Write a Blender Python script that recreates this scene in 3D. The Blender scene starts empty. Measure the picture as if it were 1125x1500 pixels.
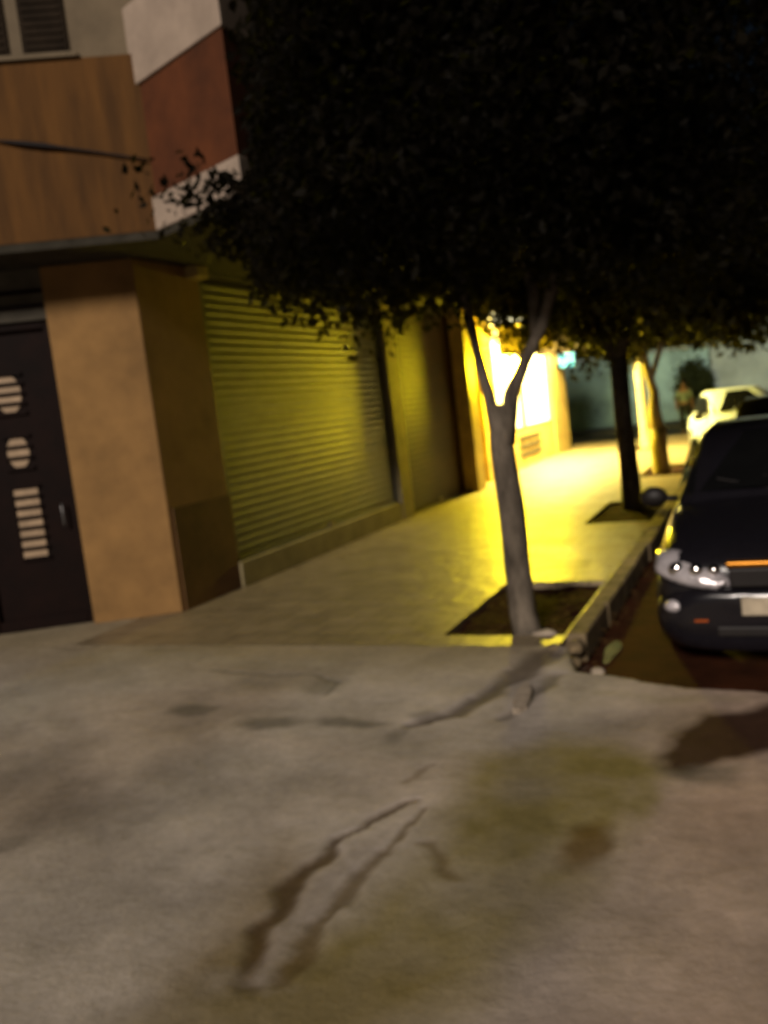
import bpy, bmesh, math, random
import numpy as np
from mathutils import Vector, Matrix, noise as mnoise

random.seed(7); rng = np.random.default_rng(7)
sc = bpy.context.scene
C = sc.collection
R = math.radians

# ------------------------------------------------------------------ materials
def mat(name, col, rough=0.7, metal=0.0, var=0.25, scale=6.0, bump=0.0, bscale=40.0, spec=0.4,
        second=None, emit=None, estr=0.0, detail=6.0, stretch=(1, 1, 1), coat=0.0):
    m = bpy.data.materials.new(name); m.use_nodes = True
    nt = m.node_tree; N = nt.nodes; L = nt.links
    b = N['Principled BSDF']
    b.inputs['Roughness'].default_value = rough
    b.inputs['Metallic'].default_value = metal
    b.inputs['Specular IOR Level'].default_value = spec
    b.inputs['Coat Weight'].default_value = coat
    tc = N.new('ShaderNodeTexCoord'); mp = N.new('ShaderNodeMapping')
    mp.inputs['Scale'].default_value = stretch
    L.new(tc.outputs['Object'], mp.inputs['Vector'])
    nz = N.new('ShaderNodeTexNoise'); nz.inputs['Scale'].default_value = scale
    nz.inputs['Detail'].default_value = detail; nz.inputs['Roughness'].default_value = 0.65
    L.new(mp.outputs['Vector'], nz.inputs['Vector'])
    ramp = N.new('ShaderNodeValToRGB')
    c2 = second if second else tuple(c * (1 - var) for c in col)
    c1 = col if second else tuple(min(1, c * (1 + var)) for c in col)
    ramp.color_ramp.elements[0].position = 0.32; ramp.color_ramp.elements[0].color = (*c2, 1)
    ramp.color_ramp.elements[1].position = 0.68; ramp.color_ramp.elements[1].color = (*c1, 1)
    L.new(nz.outputs['Fac'], ramp.inputs['Fac']); L.new(ramp.outputs['Color'], b.inputs['Base Color'])
    if bump:
        n2 = N.new('ShaderNodeTexNoise'); n2.inputs['Scale'].default_value = bscale; n2.inputs['Detail'].default_value = 5
        L.new(mp.outputs['Vector'], n2.inputs['Vector'])
        bp = N.new('ShaderNodeBump'); bp.inputs['Strength'].default_value = bump; bp.inputs['Distance'].default_value = 0.02
        L.new(n2.outputs['Fac'], bp.inputs['Height']); L.new(bp.outputs['Normal'], b.inputs['Normal'])
    if emit:
        b.inputs['Emission Color'].default_value = (*emit, 1); b.inputs['Emission Strength'].default_value = estr
    return m

LAMP = (1.0, 0.76, 0.012)     # sodium yellow
M = {}
M['plaster'] = mat('tan_plaster', (0.275, 0.152, 0.05), 0.85, var=.22, scale=2.2, bump=.25, bscale=60)
M['orange'] = mat('orange_plaster', (0.105, 0.045, 0.008), 0.9, var=.35, scale=1.6, bump=.25, bscale=50, stretch=(4.5, 4.5, .55))
M['red'] = mat('red_brown_panel', (0.098, 0.027, 0.006), 0.8, var=.35, scale=1.8, bump=.2, bscale=50)
M['white'] = mat('dirty_white_paint', (0.37, 0.29, 0.225), 0.8, var=.18, scale=3, bump=.15)
M['beige'] = mat('beige_plaster', (0.17, 0.13, 0.08), 0.85, var=.2, scale=2.5, bump=.2)
M['grey_wall'] = mat('grey_soffit', (0.10, 0.088, 0.066), 0.85, var=.3, scale=2.5, bump=.2)
M['soffit'] = mat('dark_soffit', (0.045, 0.04, 0.03), 0.9, var=.3, spec=.1)
M['trim'] = mat('shop_surround', (0.30, 0.25, 0.13), 0.75, var=.25, scale=3, bump=.15)
M['side_shade'] = mat('brown_shade', (0.13, 0.065, 0.022), 0.8, var=.3, scale=3, bump=.2)  # colour of the panel that stands for shade on the pillar side
M['yellow_wall'] = mat('ochre_tile_wall', (0.42, 0.30, 0.10), 0.55, var=.3, scale=2.5, bump=.2)
M['shutter'] = mat('galvanised_shutter', (0.135, 0.13, 0.10), 0.42, metal=.35, var=.22, scale=2.0, stretch=(1, 1, 3), bump=.1, bscale=12)
M['shutter_dark'] = mat('brown_shutter', (0.034, 0.012, 0.003), 0.6, metal=.0, spec=.2, var=.3, scale=2, stretch=(1, 1, 3), bump=.08)
M['door'] = mat('dark_brown_metal', (0.007, 0.002, 0.001), 0.65, metal=.0, spec=.12, var=.4, scale=4, bump=.05)
M['frost'] = mat('frosted_glass', (0.42, 0.30, 0.19), 0.35, var=.2, scale=8)
M['timber'] = mat('dark_shutter_timber', (0.022, 0.015, 0.009), 0.8, var=.3, spec=.1)
M['cable'] = mat('black_cable', (0.006, 0.003, 0.003), 0.7)
M['pale_box'] = mat('cream_plastic', (0.42, 0.32, 0.12), 0.6)
M['bark'] = mat('grey_bark', (0.135, 0.112, 0.085), 0.92, var=.65, scale=7, bump=1.0, bscale=22, spec=.1, stretch=(1, 1, .35))
M['bark_pale'] = mat('pale_lit_bark', (0.46, 0.38, 0.22), 0.9, var=.35, scale=9, bump=.6, bscale=18, stretch=(1, 1, .35))  # bark paled so the colour carries the lamplight on the far trunks
M['soil'] = mat('dark_soil', (0.026, 0.009, 0.005), 0.95, spec=.05, var=.5, scale=7, bump=1.0, bscale=25)
M['dry_leaf'] = mat('dry_leaves', (0.10, 0.055, 0.018), 0.9, var=.5, scale=20, spec=.1)
M['kerb'] = mat('kerb_stone', (0.19, 0.14, 0.075), 0.85, var=.55, scale=4, bump=.4, bscale=30)
M['road'] = mat('dirty_asphalt', (0.042, 0.013, 0.0045), 0.9, spec=.08, var=.5, scale=3, bump=.5, bscale=90)
M['far_road'] = mat('asphalt', (0.055, 0.055, 0.05), 0.7, var=.3, scale=2, bump=.4, bscale=60)
M['stone'] = mat('pale_stone', (0.40, 0.33, 0.25), 0.8, var=.25, scale=12, bump=.4)
M['puddle'] = mat('green_puddle', (0.05, 0.06, 0.035), 0.15, var=.3)
M['teal'] = mat('teal_plaster', (0.21, 0.34, 0.29), 0.85, var=.4, scale=.9, bump=.2)
M['far_grey'] = mat('grey_render', (0.26, 0.33, 0.28), 0.85, var=.25, scale=.8)
M['paint_dark'] = mat('dark_car_paint', (0.010, 0.009, 0.012), 0.22, metal=.0, var=.15, scale=30, spec=.5, coat=.25)
M['paint_black'] = mat('black_car_paint', (0.020, 0.015, 0.008), 0.25, var=.15, scale=30, spec=.5, coat=.3)
M['paint_white'] = mat('white_car_paint', (0.56, 0.62, 0.68), 0.3, var=.06, scale=12, spec=.5, coat=.3)
M['glass'] = mat('dark_car_glass', (0.006, 0.006, 0.006), 0.08, var=.1, spec=.5)
M['rubber'] = mat('black_rubber', (0.012, 0.011, 0.010), 0.8)
M['plastic'] = mat('black_plastic', (0.012, 0.009, 0.008), 0.55)
M['rim'] = mat('grey_alloy', (0.2, 0.2, 0.2), 0.4, metal=.8)
M['lens'] = mat('headlight_shell', (0.62, 0.58, 0.60), 0.2, metal=.35, var=.3, scale=14, spec=.6, bump=.35, bscale=22)
M['chrome'] = mat('chrome', (0.85, 0.82, 0.80), 0.12, metal=1.0, var=.05)
M['amber_chrome'] = mat('amber_reflecting_chrome', (0.42, 0.17, 0.02), 0.35, metal=.8, var=.2)  # chrome with its amber reflection put into the base colour
M['badge'] = mat('gold_badge', (0.95, 0.62, 0.06), 0.35, metal=.7, var=.05)
M['plate'] = mat('number_plate', (0.50, 0.42, 0.30), 0.6, var=.25, scale=9)
M['reflector'] = mat('orange_reflector', (0.40, 0.08, 0.01), 0.3)
M['skin'] = mat('skin', (0.16, 0.09, 0.06), 0.6)
M['shirt'] = mat('pale_shirt', (0.12, 0.16, 0.14), 0.9)
M['trousers'] = mat('dark_trousers', (0.012, 0.014, 0.014), 0.9)
M['hair'] = mat('dark_hair', (0.01, 0.008, 0.006), 0.8)
M['vent'] = mat('dark_vent', (0.03, 0.02, 0.01), 0.6)
M['lamp_metal'] = mat('lamp_housing', (0.25, 0.2, 0.12), 0.5, metal=.6)
M['lit'] = mat('lit_shop_glass', (0.8, 0.7, 0.4), 0.3, emit=(1.0, 0.90, 0.50), estr=2.4)
M['bulb'] = mat('lit_lamp', (0.8, 0.7, 0.4), 0.3, emit=LAMP, estr=740.0)
M['fascia'] = mat('lit_fascia', (0.8, 0.7, 0.4), 0.3, emit=(1.0, 0.90, 0.50), estr=3.0)
M['panel'] = mat('added_pool_light', (0.8, 0.8, 0.7), 0.3, emit=(1.0, 0.82, 0.24), estr=260.0)  # added glow that whitens the pavement below, no known lamp
M['blue'] = mat('lit_blue_sign', (0.05, 0.3, 0.6), 0.4, emit=(0.01, 0.33, 0.85), estr=1.1)
M['lilac'] = mat('lit_lilac_sign', (0.5, 0.5, 0.6), 0.4, emit=(0.62, 0.62, 0.85), estr=1.0)

def leaf_mat(name, a, b):
    m = mat(name, a, 0.62, second=b, scale=1.3, spec=.05)
    nt = m.node_tree; p = nt.nodes['Principled BSDF']
    out = [n for n in nt.nodes if n.type == 'OUTPUT_MATERIAL'][0]
    tr = nt.nodes.new('ShaderNodeBsdfTranslucent'); tr.inputs['Color'].default_value = (.16, .16, .015, 1)
    mx = nt.nodes.new('ShaderNodeMixShader'); mx.inputs[0].default_value = .10
    nt.links.new(p.outputs[0], mx.inputs[1]); nt.links.new(tr.outputs[0], mx.inputs[2]); nt.links.new(mx.outputs[0], out.inputs['Surface'])
    return m
M['leaf'] = leaf_mat('dark_green_leaves', (0.0055, 0.0042, 0.0020), (0.0018, 0.0015, 0.0008))
M['leaf_far'] = leaf_mat('far_green_leaves', (0.035, 0.045, 0.014), (0.012, 0.018, 0.007))

# pavement: square tiles, worn, slightly polished
def tile_mat():
    m = mat('pavement_tiles', (0.25, 0.195, 0.115), 0.42, var=.22, scale=3.0, spec=.45)
    nt = m.node_tree; N = nt.nodes; L = nt.links; b = N['Principled BSDF']
    tc = N.new('ShaderNodeTexCoord')
    br = N.new('ShaderNodeTexBrick'); br.offset = 0.5; br.inputs['Scale'].default_value = 1.0
    br.inputs['Brick Width'].default_value = .30; br.inputs['Row Height'].default_value = .30
    br.inputs['Mortar Size'].default_value = .013; br.inputs['Mortar Smooth'].default_value = .6
    br.inputs['Color1'].default_value = (1, 1, 1, 1); br.inputs['Color2'].default_value = (.84, .84, .84, 1); br.inputs['Mortar'].default_value = (.38, .38, .38, 1)
    L.new(tc.outputs['Object'], br.inputs['Vector'])
    ramp = [n for n in N if n.type == 'VALTORGB'][0]
    mx = N.new('ShaderNodeMix'); mx.data_type = 'RGBA'; mx.blend_type = 'MULTIPLY'; mx.inputs[0].default_value = .75
    L.new(ramp.outputs['Color'], mx.inputs[6]); L.new(br.outputs['Color'], mx.inputs[7]); L.new(mx.outputs[2], b.inputs['Base Color'])
    n2 = N.new('ShaderNodeTexNoise'); n2.inputs['Scale'].default_value = 5.5; n2.inputs['Detail'].default_value = 4
    L.new(tc.outputs['Object'], n2.inputs['Vector'])
    b1 = N.new('ShaderNodeBump'); b1.inputs['Strength'].default_value = .55; b1.inputs['Distance'].default_value = .03
    L.new(n2.outputs['Fac'], b1.inputs['Height'])
    b2 = N.new('ShaderNodeBump'); b2.inputs['Strength'].default_value = .5; b2.inputs['Distance'].default_value = .006
    L.new(br.outputs['Color'], b2.inputs['Height']); L.new(b1.outputs['Normal'], b2.inputs['Normal']); L.new(b2.outputs['Normal'], b.inputs['Normal'])
    n3 = N.new('ShaderNodeTexNoise'); n3.inputs['Scale'].default_value = 1.7
    L.new(tc.outputs['Object'], n3.inputs['Vector'])
    mr = N.new('ShaderNodeMapRange'); mr.inputs['To Min'].default_value = .32; mr.inputs['To Max'].default_value = .6
    L.new(n3.outputs['Fac'], mr.inputs['Value']); L.new(mr.outputs[0], b.inputs['Roughness'])
    return m
M['tiles'] = tile_mat()

def concrete_mat():
    m = bpy.data.materials.new('worn_concrete'); m.use_nodes = True
    nt = m.node_tree; N = nt.nodes; L = nt.links; b = N['Principled BSDF']
    b.inputs['Roughness'].default_value = .9; b.inputs['Specular IOR Level'].default_value = .06
    tc = N.new('ShaderNodeTexCoord')
    at = N.new('ShaderNodeAttribute'); at.attribute_name = 'stain_shade_colour'
    def nz(s, d, r=.6):
        n = N.new('ShaderNodeTexNoise'); n.inputs['Scale'].default_value = s; n.inputs['Detail'].default_value = d; n.inputs['Roughness'].default_value = r
        L.new(tc.outputs['Object'], n.inputs['Vector']); return n
    a = nz(1.6, 7); c = nz(14, 6, .7)
    mr = N.new('ShaderNodeMapRange'); mr.inputs['From Min'].default_value = .3; mr.inputs['From Max'].default_value = .7
    mr.inputs['To Min'].default_value = .80; mr.inputs['To Max'].default_value = 1.2; L.new(a.outputs['Fac'], mr.inputs['Value'])
    m2 = N.new('ShaderNodeMapRange'); m2.inputs['From Min'].default_value = .3; m2.inputs['From Max'].default_value = .7
    m2.inputs['To Min'].default_value = .86; m2.inputs['To Max'].default_value = 1.14; L.new(c.outputs['Fac'], m2.inputs['Value'])
    mu = N.new('ShaderNodeMath'); mu.operation = 'MULTIPLY'; L.new(mr.outputs[0], mu.inputs[0]); L.new(m2.outputs[0], mu.inputs[1])
    vm = N.new('ShaderNodeVectorMath'); vm.operation = 'SCALE'; L.new(at.outputs['Color'], vm.inputs[0]); L.new(mu.outputs[0], vm.inputs['Scale'])
    L.new(vm.outputs[0], b.inputs['Base Color'])
    bp = N.new('ShaderNodeBump'); bp.inputs['Strength'].default_value = .35; bp.inputs['Distance'].default_value = .012
    d = nz(30, 6, .7); L.new(d.outputs['Fac'], bp.inputs['Height'])
    b2 = N.new('ShaderNodeBump'); b2.inputs['Strength'].default_value = .5; b2.inputs['Distance'].default_value = .05
    L.new(a.outputs['Fac'], b2.inputs['Height']); L.new(bp.outputs['Normal'], b2.inputs['Normal']); L.new(b2.outputs['Normal'], b.inputs['Normal'])
    return m
M['concrete'] = concrete_mat()

# ------------------------------------------------------------------ mesh helpers
class MB:
    def __init__(s): s.v = []; s.f = []
    def add(s, vs, fs):
        o = len(s.v); s.v += [tuple(p) for p in vs]; s.f += [tuple(i + o for i in f) for f in fs]; return s
    def box(s, x0, x1, y0, y1, z0, z1):
        return s.add([(x0, y0, z0), (x1, y0, z0), (x1, y1, z0), (x0, y1, z0), (x0, y0, z1), (x1, y0, z1), (x1, y1, z1), (x0, y1, z1)],
                     [(3, 2, 1, 0), (4, 5, 6, 7), (0, 1, 5, 4), (1, 2, 6, 5), (2, 3, 7, 6), (3, 0, 4, 7)])
    def prism(s, poly, z0, z1):                       # counter-clockwise plan outline
        n = len(poly)
        return s.add([(x, y, z0) for x, y in poly] + [(x, y, z1) for x, y in poly],
                     [tuple(range(n - 1, -1, -1)), tuple(range(n, 2 * n))] + [(i, (i + 1) % n, n + (i + 1) % n, n + i) for i in range(n)])
    def obox(s, o, u, v, a0, a1, b0, b1, z0, z1):     # box along plan axes u, v from origin o
        P = [(o[0] + u[0] * a + v[0] * b, o[1] + u[1] * a + v[1] * b) for a, b in ((a0, b0), (a1, b0), (a1, b1), (a0, b1))]
        if (P[1][0] - P[0][0]) * (P[2][1] - P[0][1]) - (P[1][1] - P[0][1]) * (P[2][0] - P[0][0]) < 0: P = P[::-1]
        return s.prism(P, z0, z1)
    def tube(s, pts, rad, seg=10, wob=0.0, cap=True):
        pts = [Vector(p) for p in pts]; n = len(pts); base = len(s.v); prev = None
        for i, p in enumerate(pts):
            t = (pts[min(i + 1, n - 1)] - pts[max(i - 1, 0)]).normalized()
            a = Vector((1, 0, 0)) if prev is None and abs(t.x) < .9 else (prev if prev is not None else Vector((0, 1, 0)))
            a = (a - t * a.dot(t)).normalized(); b = t.cross(a); prev = a
            r = rad[i] if hasattr(rad, '__len__') else rad
            for k in range(seg):
                an = 2 * math.pi * k / seg
                rr = r * (1 + wob * mnoise.noise(Vector((p.x * 3 + math.cos(an) * 1.3, p.y * 3 + math.sin(an) * 1.3, p.z * 2.2))))
                s.v.append(tuple(p + a * math.cos(an) * rr + b * math.sin(an) * rr))
        for i in range(n - 1):
            for k in range(seg):
                k2 = (k + 1) % seg
                s.f.append((base + i * seg + k, base + i * seg + k2, base + (i + 1) * seg + k2, base + (i + 1) * seg + k))
        if cap:
            s.f.append(tuple(base + k for k in range(seg - 1, -1, -1))); s.f.append(tuple(base + (n - 1) * seg + k for k in range(seg)))
        return s
    def ell(s, c, r, seg=14, rings=8):
        vs = [(c[0], c[1], c[2] - r[2])]; fs = []
        for i in range(1, rings):
            ph = -math.pi / 2 + math.pi * i / rings
            for k in range(seg):
                th = 2 * math.pi * k / seg
                vs.append((c[0] + r[0] * math.cos(ph) * math.cos(th), c[1] + r[1] * math.cos(ph) * math.sin(th), c[2] + r[2] * math.sin(ph)))
        vs.append((c[0], c[1], c[2] + r[2])); top = len(vs) - 1
        for k in range(seg):
            k2 = (k + 1) % seg
            fs.append((0, 1 + k2, 1 + k))
            for i in range(rings - 2):
                a = 1 + i * seg
                fs.append((a + k, a + k2, a + seg + k2, a + seg + k))
            fs.append((top, 1 + (rings - 2) * seg + k, 1 + (rings - 2) * seg + k2))
        return s.add(vs, fs)
    def build(s, name, m, parent=None, smooth=False, bevel=0.0, sub=0):
        me = bpy.data.meshes.new(name); me.from_pydata(s.v, [], s.f); me.update()
        me.materials.append(m)
        if smooth: me.polygons.foreach_set('use_smooth', [True] * len(me.polygons))
        o = bpy.data.objects.new(name, me); C.objects.link(o)
        if parent is not None:
            o.parent = parent
            if parent.type == 'EMPTY' and parent.parent is None and not parent.get('local'):
                o.matrix_parent_inverse = Matrix.Translation(-Vector(parent.location))
        if bevel:
            b = o.modifiers.new('bevel', 'BEVEL'); b.width = bevel; b.segments = 2; b.limit_method = 'ANGLE'
        if sub:
            b = o.modifiers.new('subdivision', 'SUBSURF'); b.levels = sub; b.render_levels = sub
        return o

def thing(name, label, cat, loc=(0, 0, 0), group=None, local=False):
    o = bpy.data.objects.new(name, None); C.objects.link(o); o.location = loc
    o['label'] = label; o['category'] = cat
    if group: o['group'] = group
    if local: o['local'] = 1
    return o
def tag(o, label, cat, group=None):
    o['label'] = label; o['category'] = cat
    if group: o['group'] = group
    return o
def struct(o): o['kind'] = 'structure'; return o

# ------------------------------------------------------------------ setting: ground
ROAD = -0.12
struct(MB().box(-40, 30, -14, 60, -1.2, -0.20).build('ground', M['road']))
struct(MB().box(-1.26, 12, 4.6, 28.3, -0.19, ROAD).build('road', M['road']))
struct(MB().box(-40, 30, 28.34, 34.0, -0.19, ROAD - .004).build('crossing_road', M['far_road']))
struct(MB().box(-40, 30, 34.0, 60, -0.19, 0.0).build('far_pavement', M['far_road']))

# shop pavement with three cut-outs for the trees
PITS = [(-2.44, -1.50, 6.26, 8.06), (-2.36, -1.50, 11.5, 13.55), (-2.36, -1.50, 16.75, 18.75), (-3.5, -2.7, 23.3, 24.9)]
xs = sorted({-5.9, -1.48} | {v for p in PITS for v in p[:2]}); ys = sorted({5.99, 28.2} | {v for p in PITS for v in p[2:]})
pv = MB()
def in_pit(x, y): return any(p[0] < x < p[1] and p[2] < y < p[3] for p in PITS)
vid = {}
def V(x, y, z):
    k = (x, y, z)
    if k not in vid: vid[k] = len(pv.v); pv.v.append(k)
    return vid[k]
for i in range(len(xs) - 1):
    for j in range(len(ys) - 1):
        mx, my = (xs[i] + xs[i + 1]) / 2, (ys[j] + ys[j + 1]) / 2
        if in_pit(mx, my): continue
        x0, x1, y0, y1 = xs[i], xs[i + 1], ys[j], ys[j + 1]
        pv.f.append((V(x0, y0, 0), V(x1, y0, 0), V(x1, y1, 0), V(x0, y1, 0)))
        for (ax, ay, bx, by, dx, dy) in ((x0, y0, x1, y0, 0, -1), (x1, y0, x1, y1, 1, 0), (x1, y1, x0, y1, 0, 1), (x0, y1, x0, y0, -1, 0)):
            nx, ny = (ax + bx) / 2 + dx * .02, (ay + by) / 2 + dy * .02
            if in_pit(nx, ny) or not (xs[0] < nx < xs[-1] and ys[0] < ny < ys[-1]):
                pv.f.append((V(ax, ay, 0), V(ax, ay, -.2), V(bx, by, -.2), V(bx, by, 0)))
struct(pv.build('pavement', M['tiles']))
# soil in the pits (rough little beds)
for k, p in enumerate(PITS):
    sb = MB(); nx, ny = 24, 44
    for j in range(ny + 1):
        for i in range(nx + 1):
            x = p[0] + .004 + (p[1] - p[0] - .008) * i / nx; y = p[2] + .004 + (p[3] - p[2] - .008) * j / ny
            sb.v.append((x, y, -.045 + .025 * mnoise.noise(Vector((x * 3, y * 3, 1.7))) + .02 * mnoise.noise(Vector((x * 11, y * 11, 4)))))
    for j in range(ny):
        for i in range(nx):
            a = j * (nx + 1) + i; sb.f.append((a, a + 1, a + nx + 2, a + nx + 1))
    struct(sb.build('soil', M['soil'], smooth=True))
# kerb: row of worn stones
kb = MB(); y = 6.22
while y < 28.1:
    l = random.uniform(.85, 1.05); j = random.uniform(-.012, .012); h = random.uniform(-.006, .012)
    kb.box(-1.475 + j, -1.325 + j, y + .006, min(y + l, 28.2) - .006, -.195, .012 + h); y += l
struct(kb.build('kerb', M['kerb'], bevel=.018))

# ------------------------------------------------------------------ setting: the concrete apron in front
def seg_dist(px, py, poly):
    d = np.full(px.shape, 1e9); tt = np.zeros(px.shape); n = len(poly) - 1
    for i in range(n):
        ax, ay = poly[i]; bx, by = poly[i + 1]; L2 = (bx - ax) ** 2 + (by - ay) ** 2
        t = np.clip(((px - ax) * (bx - ax) + (py - ay) * (by - ay)) / L2, 0, 1)
        dd = np.hypot(px - ax - t * (bx - ax), py - ay - t * (by - ay))
        m = dd < d; d[m] = dd[m]; tt[m] = ((i + t) / n)[m]
    return d, tt
def inside(px, py, poly):
    r = np.zeros(px.shape, bool); n = len(poly)
    for i in range(n):
        ax, ay = poly[i]; bx, by = poly[(i + 1) % n]
        c = ((ay > py) != (by > py)) & (px < (bx - ax) * (py - ay) / ((by - ay) if by != ay else 1e-9) + ax)
        r ^= c
    return r
def sdf(px, py, poly):
    d, _ = seg_dist(px, py, list(poly) + [poly[0]]); return np.where(inside(px, py, poly), -d, d)
def vnoise(px, py, f, seed):                          # smooth value noise
    g = np.random.default_rng(seed).random((128, 128))
    x = px * f + 50; y = py * f + 50; xi = np.floor(x).astype(int); yi = np.floor(y).astype(int); fx = x - xi; fy = y - yi
    fx = fx * fx * (3 - 2 * fx); fy = fy * fy * (3 - 2 * fy)
    q = lambda a, b: g[a % 128, b % 128]
    return (q(xi, yi) * (1 - fx) + q(xi + 1, yi) * fx) * (1 - fy) + (q(xi, yi + 1) * (1 - fx) + q(xi + 1, yi + 1) * fx) * fy - .5
def fbm(px, py, f, seed, o=4):
    s = 0; a = 1
    for k in range(o): s = s + a * vnoise(px, py, f * 2 ** k, seed + k); a *= .5
    return s
def sm(d, e): return np.clip(.5 - d / (2 * e), 0, 1) ** 1.0

gx = np.concatenate([np.linspace(-16, -7.6, 22)[:-1], np.arange(-7.6, .6, .022), np.linspace(.6, 5, 14)])
gy = np.concatenate([np.linspace(-6, 1.5, 16)[:-1], np.arange(1.5, 5.985, .020), [5.985], np.linspace(6.0, 7.4, 20)])
X, Y = np.meshgrid(gx, gy)
wx = X + .10 * fbm(X, Y, 2.2, 11); wy = Y + .10 * fbm(X, Y, 2.2, 21)
fx_ = X + .05 * fbm(X, Y, 8, 31); fy_ = Y + .05 * fbm(X, Y, 8, 41)
col = np.empty(X.shape + (3,)); col[:] = (.44, .385, .325)
mot = fbm(X, Y, .9, 3, 5); mot2 = fbm(X, Y, 3.5, 5, 4)
cool = np.clip((-1.6 - X) / 3.5, 0, 1)[..., None]; warm = np.clip((X + 1.1) / .8, 0, 1)[..., None]
col = col * (1 - cool * np.array([.06, .02, .0])) * (1 + warm * np.array([.03, -.09, -.15]))
big = fbm(wx, wy, .55, 61, 3); patch = np.clip(fbm(wx, wy, 1.3, 67, 4) * 5, -1, 1)
col *= (1 + .26 * mot + .22 * mot2 + .14 * big + .07 * patch)[..., None]
col *= (1 + np.clip(-big * 2, 0, 1)[..., None] * np.array([.03, -.04, -.10]))
def paint(mask, c):
    global col
    mask = np.clip(mask, 0, 1)[..., None]; col = col * (1 - mask) + np.array(c) * mask
# greener, cooler strip by the building line and warmer concrete lower right
paint(sm(np.abs(wy - (5.7 + .05 * X)) - .35, .35) * .35 * (X < -3), (.33, .32, .27))
F_ = [(-.57, 4.0), (-.6, 3.58), (-.66, 3.23), (-.7, 3.02), (-.76, 2.83), (-.83, 2.62), (-.93, 2.34), (-1.08, 2.15)]
G_ = [(-1.5, 4.03), (-1.2, 4.32), (-.83, 4.29)] + F_ + [(-1.3, 1.9), (-1.9, 1.85), (-1.75, 2.32), (-1.45, 2.63), (-1.43, 3.19), (-1.45, 3.57)]
dG = sdf(wx, wy, G_)
paint(sm(dG, .12) * (.82 + .5 * mot2), (.245, .20, .075))
paint(sm(sdf(wx, wy, [(-2.2, 1.2), (-1.75, 2.35), (-1.2, 2.5), (-.9, 2.3), (-1.2, 1.2)]), .2) * .5, (.20, .15, .06))
paint(sm(sdf(wx, wy, [(-2.05, 3.1), (-1.75, 2.9), (-1.65, 2.2), (-1.9, 2.0), (-2.0, 2.5)]), .14) * .55, (.21, .145, .05))
paint(sm(seg_dist(wx, wy, [(-6.3, 5.85), (-5.0, 5.72), (-4.0, 5.62), (-3.1, 5.5)])[0] - .05, .08) * .5, (.46, .44, .38))
paint(sm(seg_dist(wx, wy, [(-2.9, 4.15), (-2.2, 4.0), (-1.7, 3.75), (-1.55, 3.95)])[0] - .06, .12) * .5, (.47, .39, .32))
paint(sm(seg_dist(wx, wy, [(-1.0, 5.05), (-.7, 4.95), (-.3, 5.0)])[0] - .03, .06) * .5, (.30, .26, .14))
# brown blotches
def blob(c, r, k, colr, e=.05):
    d = np.hypot((fx_ - c[0]) / r[0], (fy_ - c[1]) / r[1]) - 1
    paint(sm(d, .35) * k, colr)
blob((-.77, 3.27), (.075, .19), .75, (.13, .075, .022))
blob((-.62, 3.72), (.06, .2), .6, (.24, .20, .06))
# dark wet patch by the road
E_ = [(-.61, 4.15), (-.55, 4.5), (-.41, 4.76), (-.27, 4.77), (-.05, 5.02), (.5, 5.0), (.5, 4.4), (-.12, 4.29), (-.31, 4.15), (-.47, 3.94), (-.55, 4.0)]
dE = sdf(fx_, fy_, E_)
paint(sm(dE, .05) * .95, (.036, .014, .006))
paint(sm(sdf(fx_, fy_, [(-.56, 3.98), (-.45, 3.86), (-.28, 3.90), (-.22, 4.12), (-.4, 4.1)]), .05) * .65, (.15, .13, .10))  # grey shadow along the wet patch, painted into the colour
# grey stains in a row
for c, r, k in (((-3.57, 4.55), (.16, .10), .62), ((-2.88, 4.38), (.22, .10), .62), ((-2.38, 4.43), (.22, .075), .66), ((-1.92, 4.58), (.12, .08), .5), ((-2.0, 4.28), (.05, .13), .4), ((-3.35, 2.8), (.1, .06), .3)):
    blob(c, r, k, (.10, .09, .07))
paint(np.clip((wy - 4.9 + .25 * mot2) / 1.1, 0, 1) * .9 * (X < -1.5), (.30, .245, .15))  # light's gradual change towards the yellow pavement, painted as a colour blend
# crack lines: depth and dark colour
zc = np.zeros(X.shape)
def crack(poly, w0, w1, k, colr, depth, cx=None):
    global zc
    d, t = seg_dist(fx_, fy_, poly)
    w = (w0 + (w1 - w0) * t) * (1 + .9 * vnoise(X, Y, 7, 77))
    m = np.clip(1.25 - d / np.maximum(w, .004), 0, 1); m = m * m * (3 - 2 * m)
    paint(m * k, colr); zc = zc - depth * m
crack([(-1.60, 3.50), (-1.74, 3.32), (-1.8, 3.1), (-1.8, 2.87), (-1.8, 2.75), (-1.78, 2.61), (-1.78, 2.48), (-1.73, 2.35), (-1.68, 2.2)], .030, .075, .85, (.085, .048, .014), .016)
crack([(-1.53, 3.46), (-1.53, 3.21), (-1.57, 3.0), (-1.57, 2.82), (-1.58, 2.65), (-1.57, 2.5), (-1.56, 2.37), (-1.56, 2.25)], .022, .055, .75, (.13, .085, .03), .012)
crack([(-1.42, 3.17), (-1.33, 3.07), (-1.2, 2.95)], .03, .035, .6, (.13, .085, .03), .008)
crack([(-1.66, 3.92), (-1.72, 3.72)], .02, .03, .5, (.14, .09, .04), .006)
crack([(-3.95, 5.34), (-3.44, 5.25), (-3.06, 5.28), (-2.8, 5.12), (-2.76, 4.85)], .018, .03, .6, (.10, .09, .07), .006)
blob((-2.86, 5.05), (.13, .18), .45, (.13, .12, .09))
crack([(-6.4, 5.98), (-5.7, 5.9)], .012, .014, .5, (.06, .05, .04), .008)
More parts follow.
